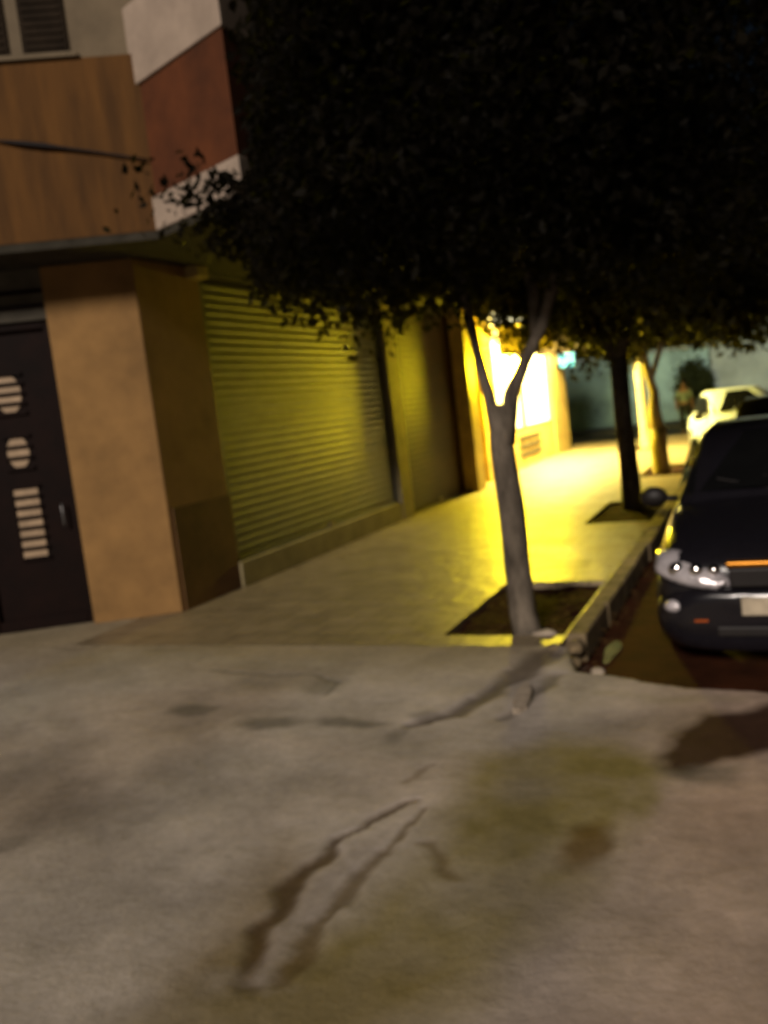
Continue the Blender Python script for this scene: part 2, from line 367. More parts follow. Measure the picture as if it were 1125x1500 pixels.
# ruts running from the kerb end towards the camera
crack([(-1.50, 5.9), (-1.57, 5.6), (-1.63, 5.30), (-1.70, 5.02), (-1.78, 4.66), (-2.0, 4.46)], .14, .05, .74, (.085, .062, .040), .020)
crack([(-1.36, 5.35), (-1.40, 5.0), (-1.48, 4.62)], .07, .05, .6, (.10, .08, .055), .014)
# pale patch of smoother cement between the two ruts
paint(sm(sdf(fx_, fy_, [(-1.60, 3.3), (-1.72, 3.1), (-1.72, 2.7), (-1.70, 2.3), (-1.60, 2.15), (-1.62, 2.6), (-1.60, 3.0)]), .03) * .6, (.36, .31, .27))
paint(sm(sdf(fx_, fy_, [(-1.9, 2.2), (-1.78, 2.12), (-1.5, 2.2), (-1.62, 2.28)]), .04) * .5, (.36, .31, .25))
Z = .012 * mot + .004 * mot2 + zc
# far side: the slab breaks off above the road, right part slopes down to it
edge = np.interp(X, [-1.45, -1.25, -.57, 0.3, 5], [6.1, 5.45, 5.16, 5.02, 4.8]) + .06 * fbm(X, Y, 3, 91) + .02 * fbm(X, Y, 14, 95)
drop = np.clip((Y - edge) / .10, 0, 1); drop = drop * drop * (3 - 2 * drop)
drop = np.where(X > -1.46, drop, 0)
slope = np.clip((X - .6) / 2.2, 0, 1) * .13
Z = Z * (1 - drop) - .135 * drop - slope
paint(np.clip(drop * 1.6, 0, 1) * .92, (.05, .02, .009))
Z = np.where(Y > 5.9, np.where(X < -1.46, Z * np.where(X < -6.0, 1, np.clip((5.985 - Y) / .085, 0, 1)), Z), Z)
ny_, nx_ = X.shape
verts = np.stack([X, Y, Z], -1).reshape(-1, 3)
idx = np.arange(ny_ * nx_).reshape(ny_, nx_)
quads = np.stack([idx[:-1, :-1], idx[:-1, 1:], idx[1:, 1:], idx[1:, :-1]], -1).reshape(-1, 4)
keep = ~((Y[:-1, :-1] > 5.98) & (X[:-1, 1:] > -5.9)).ravel(); quads = quads[keep]
me = bpy.data.meshes.new('concrete_apron')
me.vertices.add(len(verts)); me.vertices.foreach_set('co', verts.ravel())
me.loops.add(quads.size); me.loops.foreach_set('vertex_index', quads.ravel().astype(np.int32))
me.polygons.add(len(quads)); me.polygons.foreach_set('loop_start', np.arange(0, quads.size, 4, dtype=np.int32)); me.polygons.foreach_set('loop_total', np.full(len(quads), 4, np.int32))
me.update(calc_edges=True); me.validate()
me.polygons.foreach_set('use_smooth', np.ones(len(quads), bool))
ca = me.attributes.new('stain_shade_colour', 'FLOAT_COLOR', 'POINT')
ca.data.foreach_set('color', np.concatenate([np.clip(col, .01, 1).reshape(-1, 3), np.ones((len(verts), 1))], 1).ravel().astype(np.float32))
me.materials.append(M['concrete'])
ap = bpy.data.objects.new('concrete_apron', me); C.objects.link(ap); struct(ap)

# ------------------------------------------------------------------ corner building
P0 = (-5.55, 7.14); e = (-.866, -.5); n = (.5, -.866)     # street corner of the pillar, front direction, front normal
def fp(s, d): return (P0[0] + e[0] * s + n[0] * d, P0[1] + e[1] * s + n[1] * d)
cb = thing('corner_building', 'tan corner building with orange upper wall, red end panel and two roller shutters', 'building', (-6, 8, 0))
MB().prism([fp(.87, 0), (P0[0], P0[1]), (-5.55, 8.22), (-5.98, 8.22), (-5.98, 7.4), fp(.87, -.42)], 0, 3.5).build('pillar', M['plaster'], cb, bevel=.012)
MB().prism([(-5.545, 7.2), (-5.53, 7.2), (-5.53, 8.22), (-5.545, 8.22)], 0.003, 1.05).build('shade_panel', M['side_shade'], cb)  # dark panel standing for the shaded lower part of the pillar side
w = MB()
w.obox(P0, e, n, 1.86, 7, -.5, 0, 0, 3.5)                 # wall beyond the door
w.obox(P0, e, n, .87, 1.86, -.42, -.05, 3.02, 3.5)        # transom wall
w.box(-13, -6.2, 8.3, 16.3, 0, 3.5)
w.box(-6.2, -5.62, 8.22, 16.35, 3.40, 3.5)
w.build('wall', M['grey_wall'], cb)
pl = MB(); pl.box(-5.98, -5.49, 12.98, 13.44, 0, 3.5); pl.build('pilaster', M['trim'], cb, bevel=.01)
sl = MB(); sl.box(-5.75, -5.50, 8.223, 12.977, 0, .285); sl.build('threshold', M['trim'], cb, bevel=.012)
# transom bars over the door
tb = MB()
for z in (3.13, 3.27): tb.obox(P0, e, n, .88, 1.85, -.05, -.03, z, z + .03)
tb.build('transom_bar', M['door'], cb)
# security door: frame, leaf with three vents of frosted glass behind bars
dr = MB(); dr.obox(P0, e, n, .875, 1.855, -.20, -.14, .02, 3.015)
door = dr.build('door', M['door'], cb, bevel=.006)
df = MB(); df.obox(P0, e, n, .876, .94, -.137, -.09, .01, 3.012); df.obox(P0, e, n, 1.79, 1.854, -.137, -.09, .01, 3.012); df.obox(P0, e, n, .942, 1.788, -.137, -.09, 2.94, 3.012)
df.obox(P0, e, n, .942, 1.788, -.137, -.09, .01, .12)
df.build('door_frame', M['door'], door, bevel=.005)
for z0, z1, a, b, nb in ((.72, 1.44, 1.24, 1.47, 7), (1.62, 1.94, 1.26, 1.47, 3), (2.16, 2.54, 1.25, 1.50, 4)):
    gp = MB()
    if nb == 7: gp.obox(P0, e, n, a, b, -.138, -.13, z0, z1)
    else:
        cxm, czm, ra, rz = (a + b) / 2, (z0 + z1) / 2, (b - a) / 2, (z1 - z0) / 2
        ring = [(cxm + ra * math.cos(t), czm + rz * math.sin(t)) for t in np.linspace(0, 2 * math.pi, 24, endpoint=False)]
        vs = [(*fp(s, d), z) for d in (-.138, -.13) for s, z in ring]
        gp.add(vs, [tuple(range(23, -1, -1)), tuple(range(24, 48))] + [(i, (i + 1) % 24, 24 + (i + 1) % 24, 24 + i) for i in range(24)])
    g = gp.build('glass_panel', M['frost'], door)
    br = MB(); step = (z1 - z0) / nb
    for k in range(nb + 1): br.obox(P0, e, n, a - .03, b + .03, -.127, -.112, z0 + k * step - .020, z0 + k * step + .014)
    br.build('bar', M['door'], g)
hd = MB(); hd.tube([(*fp(1.02, -.08), 1.0), (*fp(1.02, -.06), 1.03), (*fp(1.02, -.06), 1.2), (*fp(1.02, -.08), 1.23)], .011, 8)
hd.build('handle', M['rim'], door, smooth=True)
# upper storeys
a_ = (-4.88, 6.70); b_ = (-3.67, 6.20)
def poly_front(s1, d, extra):
    return [fp(7, d), fp(s1, d)] + extra
soff = [fp(7, .715), a_, b_, (-3.67, 16.33), (-13, 16.33)]
MB().prism(soff, 3.503, 3.572).build('soffit', M['soffit'], cb)
fr = MB(); fr.obox(P0, e, n, -.395, 7, .40, .72, 3.576, 5.07); fr.build('upper_wall', M['orange'], cb)
u2 = MB(); u2.obox(P0, e, n, -.40, 7, .35, .685, 5.073, 9.5); u2.build('top_wall', M['beige'], cb)
md = ((b_[0] - a_[0]), (b_[1] - a_[1])); ml = math.hypot(*md); md = (md[0] / ml, md[1] / ml); mn_ = (md[1], -md[0])
def bay(off, z0, z1, name, m, bev=0):
    A = (a_[0] + mn_[0] * off - md[0] * .12, a_[1] + mn_[1] * off - md[1] * .12); B = (b_[0] + mn_[0] * off + off, b_[1] + mn_[1] * off)
    return MB().prism([A, B, (b_[0] + off, 16.3 - .01 * off), (-5.2, 16.3 - .01 * off), (-5.2, 7.4)], z0, z1).build(name, m, cb, bevel=bev)
bay(.010, 3.575, 3.86, 'balcony_slab', M['white'], .01)
bay(-.02, 3.862, 4.81, 'balcony_parapet', M['red'], .01)
bay(.012, 4.812, 5.46, 'white_band', M['white'], .01)
bay(-.02, 5.463, 9.4, 'bay_wall', M['beige'], .01)
bk = MB(); bk.prism([fp(7, .3), fp(-.2, .3), (-5.25, 7.4), (-5.25, 16.28), (-13, 16.28)], 3.58, 9.3); bk.build('core_wall', M['grey_wall'], cb)
for s0, s1 in ((.17, .55), (.67, 1.05)):
    wn = MB(); wn.obox(P0, e, n, s0, s1, .687, .71, 5.12, 6.7); wd = wn.build('window_shutter', M['timber'], cb)
    st = MB()
    for k in range(24): st.obox(P0, e, n, s0 + .03, s1 - .03, .711, .722, 5.16 + k * .063, 5.19 + k * .063)
    st.build('slat', M['timber'], wd)
sk = MB(); sk.obox(P0, e, n, .1, 1.15, .69, .76, 5.076, 5.115); sk.build('window_sill', M['beige'], cb)
# roller shutters
def roller(y0, y1, z0, z1, m, xp):
    sb = MB(); pitch = .095; k = int((z1 - z0) / pitch); prof = []
    for i in range(k):
        for q in range(6):
            t = q / 6; prof.append((xp + .012 * math.sin(math.pi * t) ** .8, z0 + (i + t) * pitch))
    prof.append((xp, z0 + k * pitch))
    ysn = np.linspace(y0, y1, 9)
    for yy in ysn:
        for x, z in prof:
            sb.v.append((x + .006 * mnoise.noise(Vector((yy * 1.3, z * .9, 3.3))), yy, z))
    m_ = len(prof)
    for i in range(len(ysn) - 1):
        for j in range(m_ - 1):
            a = i * m_ + j; sb.f.append((a, a + m_, a + m_ + 1, a + 1))
    o = sb.build('roller_shutter', m, cb, smooth=True)
    for yy in (y0 - .001, y1 - .059):
        MB().box(xp - .03, xp + .045, yy, yy + .06, z0, z0 + k * pitch).build('guide_rail', m, o)
    MB().box(xp - .012, xp + .03, y0 + .06, y1 - .06, z0 - .06, z0 - .002).build('bottom_rail', m, o, bevel=.006)
    return o
r1 = roller(8.225, 12.975, .35, 3.42, M['shutter'], -5.60); r1['label'] = 'pale olive metal roller shutter'
r2 = roller(13.445, 16.345, .07, 3.42, M['shutter_dark'], -5.62); r2['label'] = 'dark brown roller shutter'

# cable sagging across the orange wall and small box under the overhang
def cab(s, z): return (*fp(s, .755), z)
tag(MB().tube([cab(1.0, 4.47), cab(.82, 4.425), cab(.70, 4.40), cab(.5, 4.362), cab(.3, 4.322), cab(.05, 4.27), cab(-.25, 4.2), cab(-.36, 4.17)], [.006, .010, .020, .024, .012, .010, .009, .009], 8).build('hanging_cable', M['cable'], smooth=True),
    'thin dark cable hanging across the orange upper wall', 'cable')
jb = MB(); jb.box(-5.548, -5.40, 7.98, 8.2, 3.37, 3.5); jbo = jb.build('junction_box', M['pale_box'], bevel=.01)
tag(jbo, 'small cream box fixed high on the wall under the overhang', 'junction box')
MB().box(-5.399, -5.392, 8.0, 8.18, 3.39, 3.48).build('lid', M['pale_box'], jbo)

# ------------------------------------------------------------------ lit shop building
sb_ = thing('shop_building', 'yellow walled shop building with a glowing white shop window', 'building', (-6, 21, 0))
w = MB()
w.box(-5.98, -5.30, 16.36, 16.86, 0, 3.598); w.box(-5.98, -5.50, 16.86, 17.05, 0, 3.6)                       # near pier, brought forward so that it shades the dark shutter
w.box(-5.98, -5.58, 18.05, 18.95, 0, 3.6)                       # pier before the window
w.box(-5.98, -5.52, 17.05, 18.05, 2.55, 3.6)
w.box(-5.98, -5.56, 18.95, 24.35, 0, .92)
w.box(-5.98, -5.56, 18.95, 24.35, 3.1, 3.6)
w.box(-5.98, -5.52, 24.35, 26.2, 0, 3.6)
w.box(-13, -6.0, 16.36, 26.2, 0, 8)
w.box(-6.0, -5.54, 16.36, 26.2, 3.6, 8)
w.build('wall', M['yellow_wall'], sb_, bevel=.01)
MB().box(-5.95, -5.72, 17.053, 18.047, .01, 2.547).build('door', M['yellow_wall'], sb_)

fr = MB()
for yv in (18.953, 21.35, 24.29): fr.box(-5.70, -5.55, yv, yv + .055, .923, 3.097)
fr.box(-5.70, -5.552, 18.953, 24.345, .923, .97); fr.box(-5.70, -5.552, 18.953, 24.345, 3.05, 3.097)
win = fr.build('shop_window', M['lamp_metal'], sb_)
for y0, y1 in ((19.01, 21.347), (21.41, 24.287)): MB().box(-5.66, -5.64, y0, y1, .973, 3.047).build('pane', M['lit'], win)
vt = MB()
for k in range(3): vt.box(-5.56, -5.535, 20.6, 22.6, .26 + k * .20, .36 + k * .20)
vt.build('vent', M['vent'], sb_)
MB().box(-5.537, -5.46, 19.0, 24.3, 3.30, 3.58).build('fascia_sign', M['fascia'], sb_, bevel=.01)
aw = MB().box(-5.457, -4.15, 19.0, 24.3, 3.22, 3.29).build('added_awning', M['lamp_metal'], sb_, bevel=.01)  # invented awning, added to carry the pavement lights
for y0 in (19.3, 21.0, 22.7):
    MB().box(-5.3, -4.35, y0, y0 + 1.3, 3.19, 3.217).build('added_light_panel', M['panel'], aw)  # invented light, added for the bright pool on the pavement
    MB().box(-5.42, -4.2, y0 - .16, y0 - .12, 2.66, 3.217).build('added_light_baffle', M['timber'], aw)  # added screen that keeps the panel light off the nearer pavement
# wall lamp on a bracket
LX, LY, LZ = -5.04, 18.45, 2.36
wl = thing('wall_lamp', 'dazzling white globe lamp on a wall bracket, seen through the fork of the nearest tree', 'lamp', (LX, LY, LZ))
MB().tube([(-5.56, LY, LZ + .50), (-5.4, LY, LZ + .60), (-5.15, LY, LZ + .56), (LX, LY, LZ + .34)], .018, 8).build('bracket', M['lamp_metal'], wl, smooth=True)
hs = MB(); hs.tube([(LX, LY, LZ + .36), (LX, LY, LZ + .33), (LX, LY, LZ + .27), (LX, LY, LZ + .25)], [.04, .06, .13, .14], 20); hs.build('lamp_cap', M['lamp_metal'], wl, smooth=True)
MB().ell((LX, LY, LZ), (.24, .24, .25), 20, 12).build('globe', M['bulb'], wl, smooth=True)
# blue projecting sign at the end of the shop
bs = thing('projecting_sign', 'small glowing blue sign on the end of the yellow shop', 'sign', (-5.2, 25.3, 2.5))
MB().box(-5.46, -5.02, 25.27, 25.33, 2.36, 2.74).build('blue_panel', M['blue'], bs, bevel=.02)
MB().box(-5.40, -4.96, 25.27, 25.33, 2.76, 2.95).build('pale_panel', M['lilac'], bs, bevel=.02)
MB().box(-5.52, -5.462, 25.28, 25.32, 2.5, 2.6).build('bracket', M['lamp_metal'], bs)

# ------------------------------------------------------------------ trees
def leaves_mesh(name, m, centres, per, spread, size, seed, clip=None):
    g = np.random.default_rng(seed)
    c = np.repeat(centres, per, 0); N = len(c)
    p = c + g.normal(0, 1, (N, 3)) * np.array(spread)
    if clip is not None:
        k = clip(p); p = p[k]; N = len(p)
    d = g.normal(0, 1, (N, 3)); d[:, 2] -= .5; d /= np.linalg.norm(d, axis=1)[:, None]
    u = np.cross(d, g.normal(0, 1, (N, 3))); u /= np.linalg.norm(u, axis=1)[:, None]
    nn = np.cross(d, u)
    l = size * g.uniform(.6, 1.3, (N, 1)); wd = l * .27
    v0 = p; v1 = p + d * l * .5 + u * wd + nn * l * .08; v2 = p + d * l; v3 = p + d * l * .5 - u * wd + nn * l * .08
    V_ = np.stack([v0, v1, v2, v3], 1).reshape(-1, 3); i = np.arange(N)[:, None] * 4
    T = np.concatenate([i + [0, 1, 2], i + [0, 2, 3]], 1).reshape(-1, 3)
    me = bpy.data.meshes.new(name); me.vertices.add(len(V_)); me.vertices.foreach_set('co', V_.ravel())
    me.loops.add(T.size); me.loops.foreach_set('vertex_index', T.ravel().astype(np.int32))
    me.polygons.add(len(T)); me.polygons.foreach_set('loop_start', np.arange(0, T.size, 3, dtype=np.int32)); me.polygons.foreach_set('loop_total', np.full(len(T), 3, np.int32))
    me.update(calc_edges=True); me.materials.append(m)
    return me
def ell_points(g, c, r, k, shell=.55):
    d = g.normal(0, 1, (k, 3)); d /= np.linalg.norm(d, axis=1)[:, None]
    q = (shell + (1 - shell) * g.random((k, 1))) ** .8
    return np.array(c) + d * q * np.array(r)
def add_tree(loc, label, trunk_pts, trunk_r, limbs, lobes, nclump, per, size, bark, leaf, seed, clip=None, group='street trees along the pavement', spread=(.16, .16, .12)):
    t = thing('street_tree', label, 'tree', loc, group, local=True)
    tr = MB(); tr.tube(trunk_pts, trunk_r, 14, wob=.35)
    tr.build('trunk', bark, t, smooth=True)
    for pts, rr in limbs: MB().tube(pts, rr, 10, wob=.3).build('limb', bark, t, smooth=True)
    g = np.random.default_rng(seed); tot = sum(l[1][0] * l[1][1] + l[1][0] * l[1][2] for l in lobes)
    cs = np.concatenate([ell_points(g, c, r, int(nclump * (r[0] * r[1] + r[0] * r[2]) / tot)) for c, r in lobes])
    me = leaves_mesh('crown', leaf, cs, per, spread, size, seed + 1, clip)
    o = bpy.data.objects.new('crown', me); C.objects.link(o); o.parent = t
    return t
# nearest tree: forked grey trunk; its crown fills the top right of the view
def clip1(p):
    wob = .16 * np.sin(p[:, 0] * 3.1 + 1) + .12 * np.sin(p[:, 0] * 7.3 + p[:, 1] * 2) + .1 * np.sin(p[:, 1] * 5.1)
    low = np.interp(p[:, 0], [-2.4, -2.0, -1.65, -1.0, -.3, .3, 1.2, 2.2], [3.30, 3.02, 2.50, 2.36, 2.46, 2.46, 2.22, 1.9])
    wx_, wy_ = p[:, 0] - 1.86, p[:, 1] + 6.45
    kept = wx_ > -3.42 * wy_ / 6.2 -   .22 * np.clip(4.3 - p[:, 2], 0, 1) - .06 * np.sin(p[:, 2] * 5)   # pruned clear of the building
    return (((p[:, 2] > low + wob - .05) & kept) | ((p[:, 0] < -1.75) & (p[:, 2] < 3.75) & (p[:, 2] > 3.12) & (p[:, 1] < .15) & (p[:, 0] > -2.16 + .2 * np.sin(p[:, 2] * 9))))
add_tree((-1.86, 6.45, 0), 'nearest tree, forked grey trunk beside the parked dark car, lowest wide crown', [(.06, 0, -.12), (.05, 0, -.02), (.03, 0, .12), (.015, 0, .5), (.0, 0, .9), (-.02, 0, 1.4), (-.01, 0, 1.72)],
         [.145, .125, .108, .098, .094, .098, .068],
         [([(-.03, 0, 1.42), (-.075, -.02, 1.78), (-.14, .0, 2.12), (-.22, .1, 2.6), (-.5, .2, 3.4), (-1.1, .3, 4.2)], [.068, .048, .038, .038, .035, .02]),
          ([(.02, 0, 1.42), (.085, .02, 1.78), (.20, .05, 2.0), (.36, .05, 2.25), (.6, .1, 2.9), (1.1, .0, 3.9)], [.072, .054, .046, .044, .04, .02]),
          ([(.30, .05, 2.15), (.30, .12, 2.5), (.2, .3, 3.0), (.1, .5, 3.8), (.2, .4, 5.0)], [.04, .04, .04, .035, .015])],
         [((-.2, -.2, 4.6), (2.3, 2.2, 2.3)), ((-1.45, .0, 4.9), (1.0, 1.5, 1.7)), ((1.4, -.2, 4.1), (1.3, 1.7, 2.0)), ((-.2, -.1, 3.3), (1.9, 1.5, .9)), ((-1.9, -.25, 3.42), (.27, .16, .12)), ((-1.7, -.2, 3.3), (.5, .5, .5)), ((.3, -.9, 5.4), (2.4, 1.3, 1.4))],
         2300, 46, .085, M['bark'], M['leaf'], 5, clip1)
def straight(h, r): return [(.05, 0, -.12), (.02, 0, .05), (0, 0, .5), (-.03, .0, h * .6), (-.05, 0, h)], [r * 1.5, r * 1.2, r, r * .92, r]
def clipz(z):
    return lambda p: p[:, 2] > z + .22 * np.sin(p[:, 0] * 2.7 + p[:, 1]) + .12 * np.sin(p[:, 0] * 6 + 1)
tp, trr = straight(2.1, .13)
add_tree((-1.93, 12.95, 0), 'second tree, dark single trunk behind the parked dark car', tp, trr,
         [([(-.05, 0, 2.05), (-.3, .1, 2.6), (-.8, .2, 3.6)], [.10, .07, .03]), ([(-.05, 0, 2.05), (.2, -.1, 2.7), (.7, .1, 3.8)], [.10, .07, .03])],
         [((.1, 0, 4.0), (2.4, 2.5, 2.2)), ((1.3, .3, 3.2), (1.6, 1.8, 1.1)), ((-.9, .2, 3.4), (1.3, 1.7, 1.1))], 620, 44, .12, M['bark'], M['leaf'], 15, clipz(2.15))
add_tree((-2.04, 17.65, 0), 'third tree, low fork and pale-lit trunk between the dark car and the lit shop', [(.05, 0, -.12), (.02, 0, .05), (0, 0, .4), (-.01, 0, .82)], [.2, .17, .15, .16],
         [([(-.02, 0, .78), (-.04, .0, 1.1), (-.03, .05, 1.5), (-.16, .1, 2.1), (-.3, .1, 3.2)], [.13, .11, .09, .08, .05]), ([(.0, 0, .78), (.02, .1, 1.0), (-.10, .12, 1.7), (.4, .1, 3.0)], [.08, .06, .06, .04])],
         [((.1, 0, 4.0), (2.3, 2.3, 2.0)), ((1.3, .3, 3.4), (1.5, 1.6, 1.2)), ((-.5, .2, 3.3), (1.3, 1.5, 1.0))], 480, 44, .14, M['bark_pale'], M['leaf'], 25, clipz(2.35))
tp, trr = straight(2.3, .13)
add_tree((-3.12, 24.1, 0), 'farthest street tree, slender yellow-lit trunk at the end of the pavement', tp, trr,
         [([(-.05, 0, 2.25), (-.3, .1, 2.9), (-.8, .2, 3.8)], [.10, .07, .03]), ([(-.05, 0, 2.25), (.2, -.1, 2.9), (.7, .1, 4.0)], [.10, .07, .03])],
         [((.3, 0, 4.3), (2.2, 2.3, 2.0)), ((1.7, .3, 3.8), (1.5, 1.7, 1.3))], 380, 44, .16, M['bark_pale'], M['leaf'], 35, clipz(2.5))
# ------------------------------------------------------------------ far side of the crossing
fw = MB(); fw.box(-30, -2.2, 37.0, 37.35, 0, 2.75); fwo = fw.build('garden_wall', M['teal'], bevel=.02); tag(fwo, 'teal green plastered wall beyond the crossing road', 'wall')
MB().box(-30, -2.2, 36.93, 37.42, 2.753, 2.86).build('coping', M['far_grey'], fwo)
fb = thing('grey_building', 'pale grey plain building far behind the parked cars', 'building', (3, 38, 0))
MB().box(-2.15, 14, 37.1, 46, 0, 7).build('wall', M['far_grey'], fb)
g = np.random.default_rng(55)
for k, (x, y, h, r, lab) in enumerate(((-9.5, 40.5, 4.6, 3.2, 'dark broad tree rising behind the teal wall near the blue sign'), (-4.3, 40.2, 5.2, 3.4, 'dark tree behind the teal wall where it meets the grey building'))):
    t = thing('garden_tree', lab, 'tree', (x, y, 0), 'trees behind the teal wall', local=True)
    MB().tube([(0, 0, 0), (0.05, 0, 1.5), (0, 0, h)], [.25, .2, .1], 10).build('trunk', M['bark'], t, smooth=True)
    cs = np.concatenate([ell_points(g, (0, 0, h), (r, r * .8, 2.6), 200), ell_points(g, (1, -.5, h - 1.4), (r * .9, r * .6, 1.5), 100)])
    o = bpy.data.objects.new('crown', leaves_mesh('crown', M['leaf_far'], cs, 30, (.3, .3, .22), .3, 60 + k)); C.objects.link(o); o.parent = t
for k, (x, y, h, r, lab) in enumerate(((-2.75, 36.3, 1.3, .6, 'round dark bush against the far wall behind the standing person'),)):
    t = thing('bush', lab, 'bush', (x, y, 0), local=True)
    cs = ell_points(g, (0, 0, h), (r, .6, h * .75), 130, .3)
    o = bpy.data.objects.new('foliage', leaves_mesh('foliage', M['leaf_far'], cs, 30, (.14, .14, .12), .16, 80 + k, lambda p: p[:, 2] > .05)); C.objects.link(o); o.parent = t
    MB().tube([(0, 0, 0), (.02, 0, h)], [.06, .03], 8).build('stem', M['bark'], t)

# ------------------------------------------------------------------ small things by the kerb
def rock(name, c, r, seed, m, label, cat, rot=0):
    s = MB().ell((0, 0, 0), r, 12, 8)
    s.v = [tuple(Vector(p) * (1 + .6 * mnoise.noise(Vector(p) * 9 + Vector((seed, 0, 0))))) for p in s.v]
    o = s.build(name, m); o.location = c; o.rotation_euler = (0, 0, rot); tag(o, label, cat); return o
rock('stone', (-1.66, 6.30, -.01), (.085, .045, .04), 3, M['stone'], 'pale lump of stone at the foot of the forked tree', 'stone', .4)
rock('concrete_chunk', (-1.46, 4.90, .004), (.05, .27, .022), 8, M['stone'], 'long pale broken piece of concrete lying in the rut before the kerb end', 'rubble', .12)
for q, (c, rr, lb) in enumerate((((-1.40, 6.10, -.06), (.075, .10, .055), 'largest broken lump at the ragged near end of the kerb'),
                                ((-1.34, 5.86, -.085), (.06, .05, .04), 'middle broken lump lying just off the kerb end toward the road'),
                                ((-1.52, 5.98, -.01), (.05, .045, .03), 'smallest broken lump on the concrete edge by the kerb end'))):
    rock('kerb_fragment', c, rr, 20 + q * 3, M['kerb'], lb, 'rubble', q * .8)['group'] = 'broken pieces at the kerb end'
rock('pebble', (-1.16, 5.72, -.10), (.045, .06, .03), 12, M['stone'], 'small yellowish pebble lying in the dark gutter', 'stone', .2)
pu = MB(); ring = [(-1.16 + .05 * math.cos(t) * (1 + .3 * math.sin(3 * t)), 6.22 + .28 * math.sin(t)) for t in np.linspace(0, 2 * math.pi, 28, endpoint=False)]
pu.prism(ring, ROAD + .002, ROAD + .008); struct(pu.build('puddle', M['puddle']))

fl = MB(); g = np.random.default_rng(91)
for k in range(240):
    if k < 90: x, y, z = g.uniform(-2.4, -1.52), g.uniform(6.3, 8.0), -.03
    elif k < 170: x, y, z = -1.31 + abs(g.normal(0, .09)), g.uniform(5.75, 10), ROAD + .006
    elif k < 205: x, y, z = -1.46 - abs(g.normal(0, .07)), g.uniform(8.2, 16), .006
    else: x, y, z = -5.45 + abs(g.normal(0, .25)), g.uniform(7.2, 16), .006
    a = g.uniform(0, 6.28); l = g.uniform(.035, .075); w_ = l * .28; c_, s_ = math.cos(a), math.sin(a); t_ = g.uniform(.0, .012)
    P = [(0, 0, 0), (l * .5, w_, t_), (l, 0, .004), (l * .5, -w_, t_ * .6)]
    fl.add([(x + p[0] * c_ - p[1] * s_, y + p[0] * s_ + p[1] * c_, z + p[2]) for p in P], [(0, 1, 2), (0, 2, 3)])
flo = fl.build('fallen_leaves', M['dry_leaf']); flo['kind'] = 'stuff'
for yy, zz, par in ((10.6, .31, r1), (14.9, .05, r2)):
    MB().box(-5.575, -5.545, yy - .06, yy + .06, zz - .01, zz + .05).build('lock', M['lamp_metal'], par, bevel=.006)
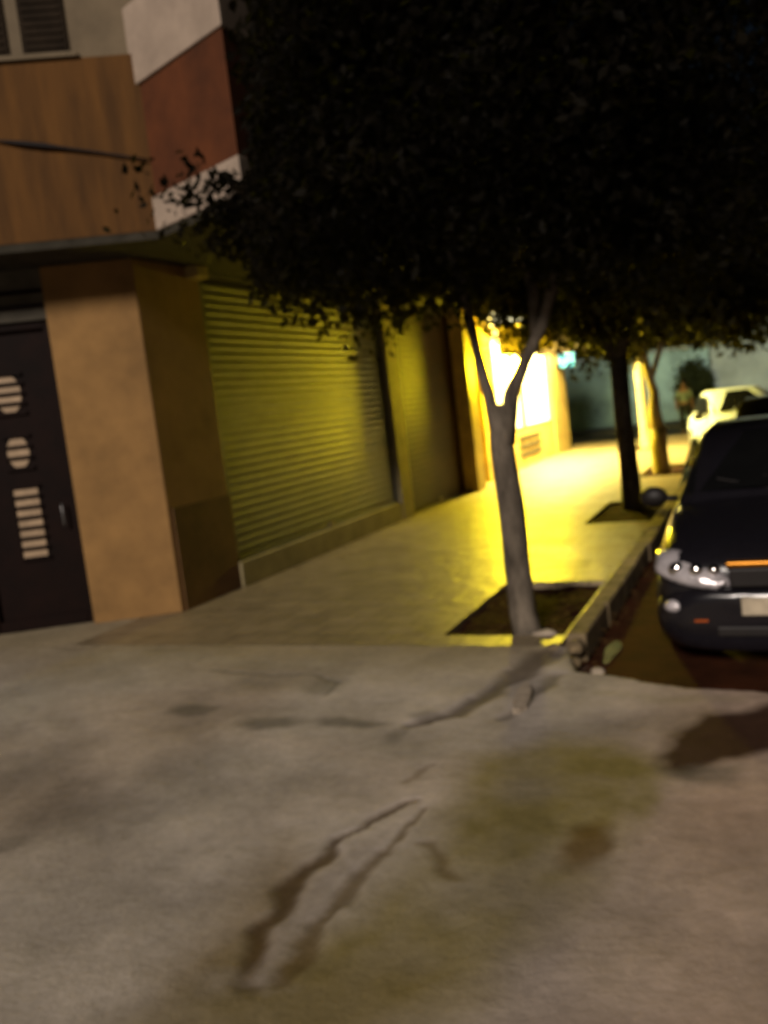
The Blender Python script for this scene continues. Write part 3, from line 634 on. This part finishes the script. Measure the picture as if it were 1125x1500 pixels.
# ------------------------------------------------------------------ cars
def add_car(loc, rot, label, paint, hb=0.0, wscale=1.0, plate=True, group='cars parked along the kerb'):
    t = thing('parked_car', label, 'car', loc, group, local=True); t.rotation_euler = (0, 0, rot)
    def loft(st):                                     # st: y, half width, z bottom, z top, crown
        mb = MB(); m = 0
        for (y, w_, zb, zt, cr) in st:
            half = [(0, zb), (w_ * .80, zb), (w_ * .95, zb + .05), (w_, zb + (zt - zb) * .42), (w_ * .985, zb + (zt - zb) * .70), (w_ * .93, zt - .045), (w_ * .82, zt + cr * .4), (w_ * .45, zt + cr * .9), (0, zt + cr)]
            full = [(x, z) for x, z in half] + [(-x, z) for x, z in half[-2:0:-1]]
            m = len(full)
            for x, z in full: mb.v.append((x, y, z))
        k = len(st)
        for i in range(k - 1):
            for j in range(m):
                j2 = (j + 1) % m; mb.f.append((i * m + j, (i + 1) * m + j, (i + 1) * m + j2, i * m + j2))
        mb.f.append(tuple(range(m))); mb.f.append(tuple((k - 1) * m + j for j in range(m - 1, -1, -1)))
        return mb
    W = .825 * wscale
    body = loft([(.0, W * .70, .24, .60, .0), (.03, W * .84, .20, .69, .01), (.12, W * .94, .19, .745, .02), (.30, W * .985, .19, .80, .03), (.7, W, .18, .875, .035), (1.12, W, .18, .93, .04), (1.4, W, .18, .95, .03),
                 (2.4, W, .18, .95, .03), (3.3, W, .18, .95, .03), (3.75, W * .98, .2, .93, .03), (4.05, W * .92, .22, .86, .02), (4.12, W * .8, .28, .7, 0)]).build('body', paint, t, smooth=True, sub=1)
    # greenhouse: roof and pillars
    H = 1.43 + hb
    gh = loft([(1.08, W * .86, .85, .90, .02), (1.2, W * .87, .86, .985, .02), (1.9, W * .765, .87, H - .05, .015), (2.15, W * .74, .87, H, .02), (2.9, W * .73, .87, H, .02), (3.2, W * .74, .87, H - .07, .02), (3.7, W * .80, .87, 1.02, .02), (3.8, W * .8, .86, .92, .0)])
    roof = gh.build('roof', paint, t, smooth=True)
    ws = MB()                                         # windscreen: grid following the screen slope, a little proud of the pillars
    for i in range(9):
        v_ = i / 8; y = 1.20 + (1.93 - 1.20) * v_; z = .995 + (H - .055 - .995) * v_; hw = W * (.80 - .13 * v_)
        for j in range(11):
            u_ = -1 + j / 5; ws.v.append((hw * u_, y + .07 * (u_ * u_) - .035, z + .028 * (1 - u_ * u_)))
    for i in range(8):
        for j in range(10):
            a = i * 11 + j; ws.f.append((a, a + 1, a + 12, a + 11))
    ws.build('windscreen', M['glass'], t, smooth=True)
    for sgn in (-1, 1):
        sw = MB(); q = [(1.42, .99), (1.98, H - .10), (2.9, H - .10), (3.35, 1.0)]
        for y, z in q:
            k_ = (z - .95) / (H - .95); sw.v.append((sgn * (W * (.885 - .13 * k_) + .012), y, z))
        sw.f.append((0, 1, 2, 3) if sgn < 0 else (3, 2, 1, 0)); sw.build('side_window', M['glass'], t)
        mi = MB(); mi.ell((sgn * (W + .10), 1.45, .955), (.11, .07, .085), 14, 8); mi.tube([(sgn * (W * .9), 1.48, .93), (sgn * (W + .06), 1.46, .94)], .025, 8)
        mi.build('wing_mirror', M['plastic'], t, smooth=True)
        # headlight: swept shell wrapping the corner, with two round reflectors
        hl = MB(); nu, nv = 12, 6
        for i in range(nu + 1):
            u_ = i / nu; x = W * (.40 + .555 * u_)
            zl = .525 + .015 * math.sin(u_ * 3) + .09 * u_ ** 3; zu = .655 + .105 * math.sin(min(1, u_ * 1.25) * math.pi * .5)
            if u_ > .8: zu -= (u_ - .8) * .12
            if u_ < .15: zl += (.15 - u_) * .4; zu -= (.15 - u_) * .25
            for j in range(nv + 1):
                v_ = j / nv; z = zl + (zu - zl) * v_
                yb = -.045 + .02 * u_ + .30 * max(0, (u_ - .30)) ** 1.9 + .16 * v_ ** 1.5 - .03 * math.sin(math.pi * v_)
                hl.v.append((sgn * x, yb, z))
        for i in range(nu):
            for j in range(nv):
                a = i * (nv + 1) + j; q4 = (a, a + nv + 1, a + nv + 2, a + 1); hl.f.append(q4 if sgn > 0 else q4[::-1])
        ho = hl.build('headlight', M['lens'], t, smooth=True)
        so = ho.modifiers.new('thickness', 'SOLIDIFY'); so.thickness = .06; so.offset = -1
        for cxr, rr in ((.50, .040), (.63, .048), (.78, .055)):
            MB().ell((sgn * W * cxr, -.02 + .30 * max(0, (cxr - .40) / .555 - .30) ** 1.9 + .03, .645), (rr, .035, rr), 16, 10).build('reflector', M['chrome'], ho, smooth=True)
        MB().ell((sgn * W * .80, .0, .42), (.075, .05, .045), 14, 8).build('fog_lamp', M['lens'], t, smooth=True)
        for yw in (.78, 3.3):
            tw = MB(); tw.tube([(sgn * (W - .19), yw, .30), (sgn * (W - .16), yw, .30), (sgn * (W - .02), yw, .30), (sgn * (W + .012), yw, .30)], [.27, .30, .30, .27], 28); wo = tw.build('wheel', M['rubber'], t, smooth=True)
            MB().tube([(sgn * (W + .0), yw, .30), (sgn * (W + .018), yw, .30)], [.19, .17], 20).build('rim', M['rim'], wo)
    # front: bumper, grille, bar, badge, plate
    bm = loft([(-.075, W * .62, .16, .50, .0), (-.06, W * .78, .13, .525, 0), (.02, W * .93, .115, .535, 0), (.2, W * 1.0, .12, .53, 0), (.42, W * 1.005, .15, .5, 0)])
    bm.build('bumper', paint, t, smooth=True, sub=1)
    gr = MB(); gr.box(-W * .39, W * .39, -.055, .0, .545, .665)
    gro = gr.build('grille', M['plastic'], t, bevel=.012)
    gs = MB()
    for k in range(4): gs.box(-W * .37, W * .37, -.062, -.056, .557 + k * .028, .566 + k * .028)
    gs.build('slat', M['plastic'], gro)
    MB().box(-W * .41, W * .41, -.055, .03, .672, .706).build('chrome_bar', M['amber_chrome'], t, bevel=.01)
    MB().ell((0, -.055, .688), (.075, .02, .036), 18, 8).build('badge', M['badge'], t, smooth=True)
    MB().box(-W * .5, W * .5, -.083, -.05, .235, .30).build('lower_intake', M['plastic'], t, bevel=.01)
    if plate:
        MB().box(-.26, .26, -.098, -.078, .375, .49).build('number_plate', M['plate'], t, bevel=.006)
        MB().box(-W * .66, -W * .56, -.07, -.055, .33, .345).build('reflector', M['reflector'], t)
    for k in (-.28, .12):
        MB().tube([(k * W + .25, 1.17, .985), (k * W - .2, 1.30, 1.085)], .008, 6).build('wiper', M['plastic'], t)
    return t
add_car((.0, 5.88, ROAD), 0, 'dark car parked nearest, headlights and pale number plate facing the camera', M['paint_dark'])
add_car((.12, 11.6, ROAD), 0, 'dark car parked directly behind the nearest car, only its roof showing', M['paint_black'])
add_car((-.26, 19.3, ROAD), R(14), 'white car parked beyond the two dark cars, side lit by the shop', M['paint_white'], hb=.02)

# ------------------------------------------------------------------ person on the far side
def person():
    t = thing('person', 'person in a pale top and dark trousers standing beyond the white car', 'person', (-2.62, 30.2, ROAD), local=True)
    J = [(0, 0, .93), (0, .0, 1.15), (0, .01, 1.38), (0, 0, 1.47), (0, -.01, 1.56), (0, -.01, 1.66),
         (.10, 0, .88), (.11, -.02, .48), (.10, .02, .08), (.10, -.12, .04), (-.10, 0, .88), (-.11, .0, .48), (-.10, .05, .08), (-.10, -.09, .04),
         (.19, 0, 1.37), (.24, .01, 1.10), (.24, -.06, .86), (.24, -.09, .77), (-.19, 0, 1.37), (-.24, .01, 1.10), (-.24, -.06, .86), (-.24, -.09, .77)]
    E_ = [(0, 1), (1, 2), (2, 3), (3, 4), (4, 5), (0, 6), (6, 7), (7, 8), (8, 9), (0, 10), (10, 11), (11, 12), (12, 13), (2, 14), (14, 15), (15, 16), (16, 17), (2, 18), (18, 19), (19, 20), (20, 21)]
    rad = [.13, .125, .13, .055, .085, .075, .085, .06, .042, .035, .085, .06, .042, .035, .06, .045, .033, .03, .06, .045, .033, .03]
    def skin(name, js, es, rr, m, root):
        me = bpy.data.meshes.new(name); me.from_pydata([J[j] for j in js], [(js.index(a), js.index(b)) for a, b in es], [])
        o = bpy.data.objects.new(name, me); C.objects.link(o); o.parent = t
        s = o.modifiers.new('skin', 'SKIN'); s.use_smooth_shade = True
        for i, j in enumerate(js):
            v = me.skin_vertices[0].data[i]; v.radius = (rr[j], rr[j] * (.75 if j < 3 else 1)); v.use_root = (j == root)
        u = o.modifiers.new('subdivision', 'SUBSURF'); u.levels = 1; u.render_levels = 1
        me.materials.append(m); return o
    skin('body', list(range(22)), E_, rad, M['skin'], 0)
    fat = [r * 1.13 + .008 for r in rad]
    skin('shirt', [0, 1, 2, 14, 15, 18, 19], [(0, 1), (1, 2), (2, 14), (14, 15), (2, 18), (18, 19)], [r * 1.06 for r in fat], M['shirt'], 0)
    skin('trousers', [0, 6, 7, 8, 10, 11, 12], [(0, 6), (6, 7), (7, 8), (0, 10), (10, 11), (11, 12)], fat, M['trousers'], 0)
    MB().ell((0, .015, 1.665), (.085, .10, .095), 14, 8).build('hair', M['hair'], t, smooth=True)
person()

# ------------------------------------------------------------------ light
EL, AZ = 27.0, 178.0                      # street light glow from behind the camera
w = bpy.data.worlds.new('World'); sc.world = w; w.use_nodes = True
nt = w.node_tree; bg = nt.nodes['Background']
sky = nt.nodes.new('ShaderNodeTexSky'); sky.sky_type = 'NISHITA'; sky.sun_disc = False
sky.sun_elevation = R(EL); sky.sun_rotation = R(AZ)
nt.links.new(sky.outputs[0], bg.inputs['Color']); bg.inputs['Strength'].default_value = 0.0012
sd = bpy.data.lights.new('sun', 'SUN'); sd.energy = 2.45; sd.angle = R(12); sd.color = (1.0, .875, .77)
so = bpy.data.objects.new('sun', sd); C.objects.link(so)
d = Vector((math.sin(R(AZ)) * math.cos(R(EL)), math.cos(R(AZ)) * math.cos(R(EL)), math.sin(R(EL))))
so.rotation_euler = d.to_track_quat('Z', 'Y').to_euler(); so.location = (0, -10, 8)

# ------------------------------------------------------------------ camera
cam = bpy.data.cameras.new('camera'); co = bpy.data.objects.new('camera', cam); C.objects.link(co); sc.camera = co
cam.sensor_fit = 'VERTICAL'; cam.sensor_height = 36; cam.sensor_width = 27; cam.lens = 1300 / 1500 * 36
cam.clip_start = .05; cam.clip_end = 300
yaw, th, roll = R(24.231), R(6.552), R(6.7)
fwd = Vector((-math.sin(yaw) * math.cos(th), math.cos(yaw) * math.cos(th), -math.sin(th)))
rt = Vector((math.cos(yaw), math.sin(yaw), 0)); up = rt.cross(fwd)
r2_ = rt * math.cos(roll) - up * math.sin(roll); u2_ = rt * math.sin(roll) + up * math.cos(roll)
mw = Matrix((r2_, u2_, -fwd)).transposed().to_4x4(); mw.translation = Vector((0, 0, 1.78)); co.matrix_world = mw
cam.dof.use_dof = True; cam.dof.focus_distance = .75; cam.dof.aperture_fstop = 6.2

sc.render.engine = 'CYCLES'
sc.cycles.use_denoising = True
sc.cycles.max_bounces = 6; sc.cycles.sample_clamp_indirect = 6.0
sc.view_settings.view_transform = 'Standard'; sc.view_settings.look = 'None'; sc.view_settings.exposure = 0; sc.view_settings.gamma = 1
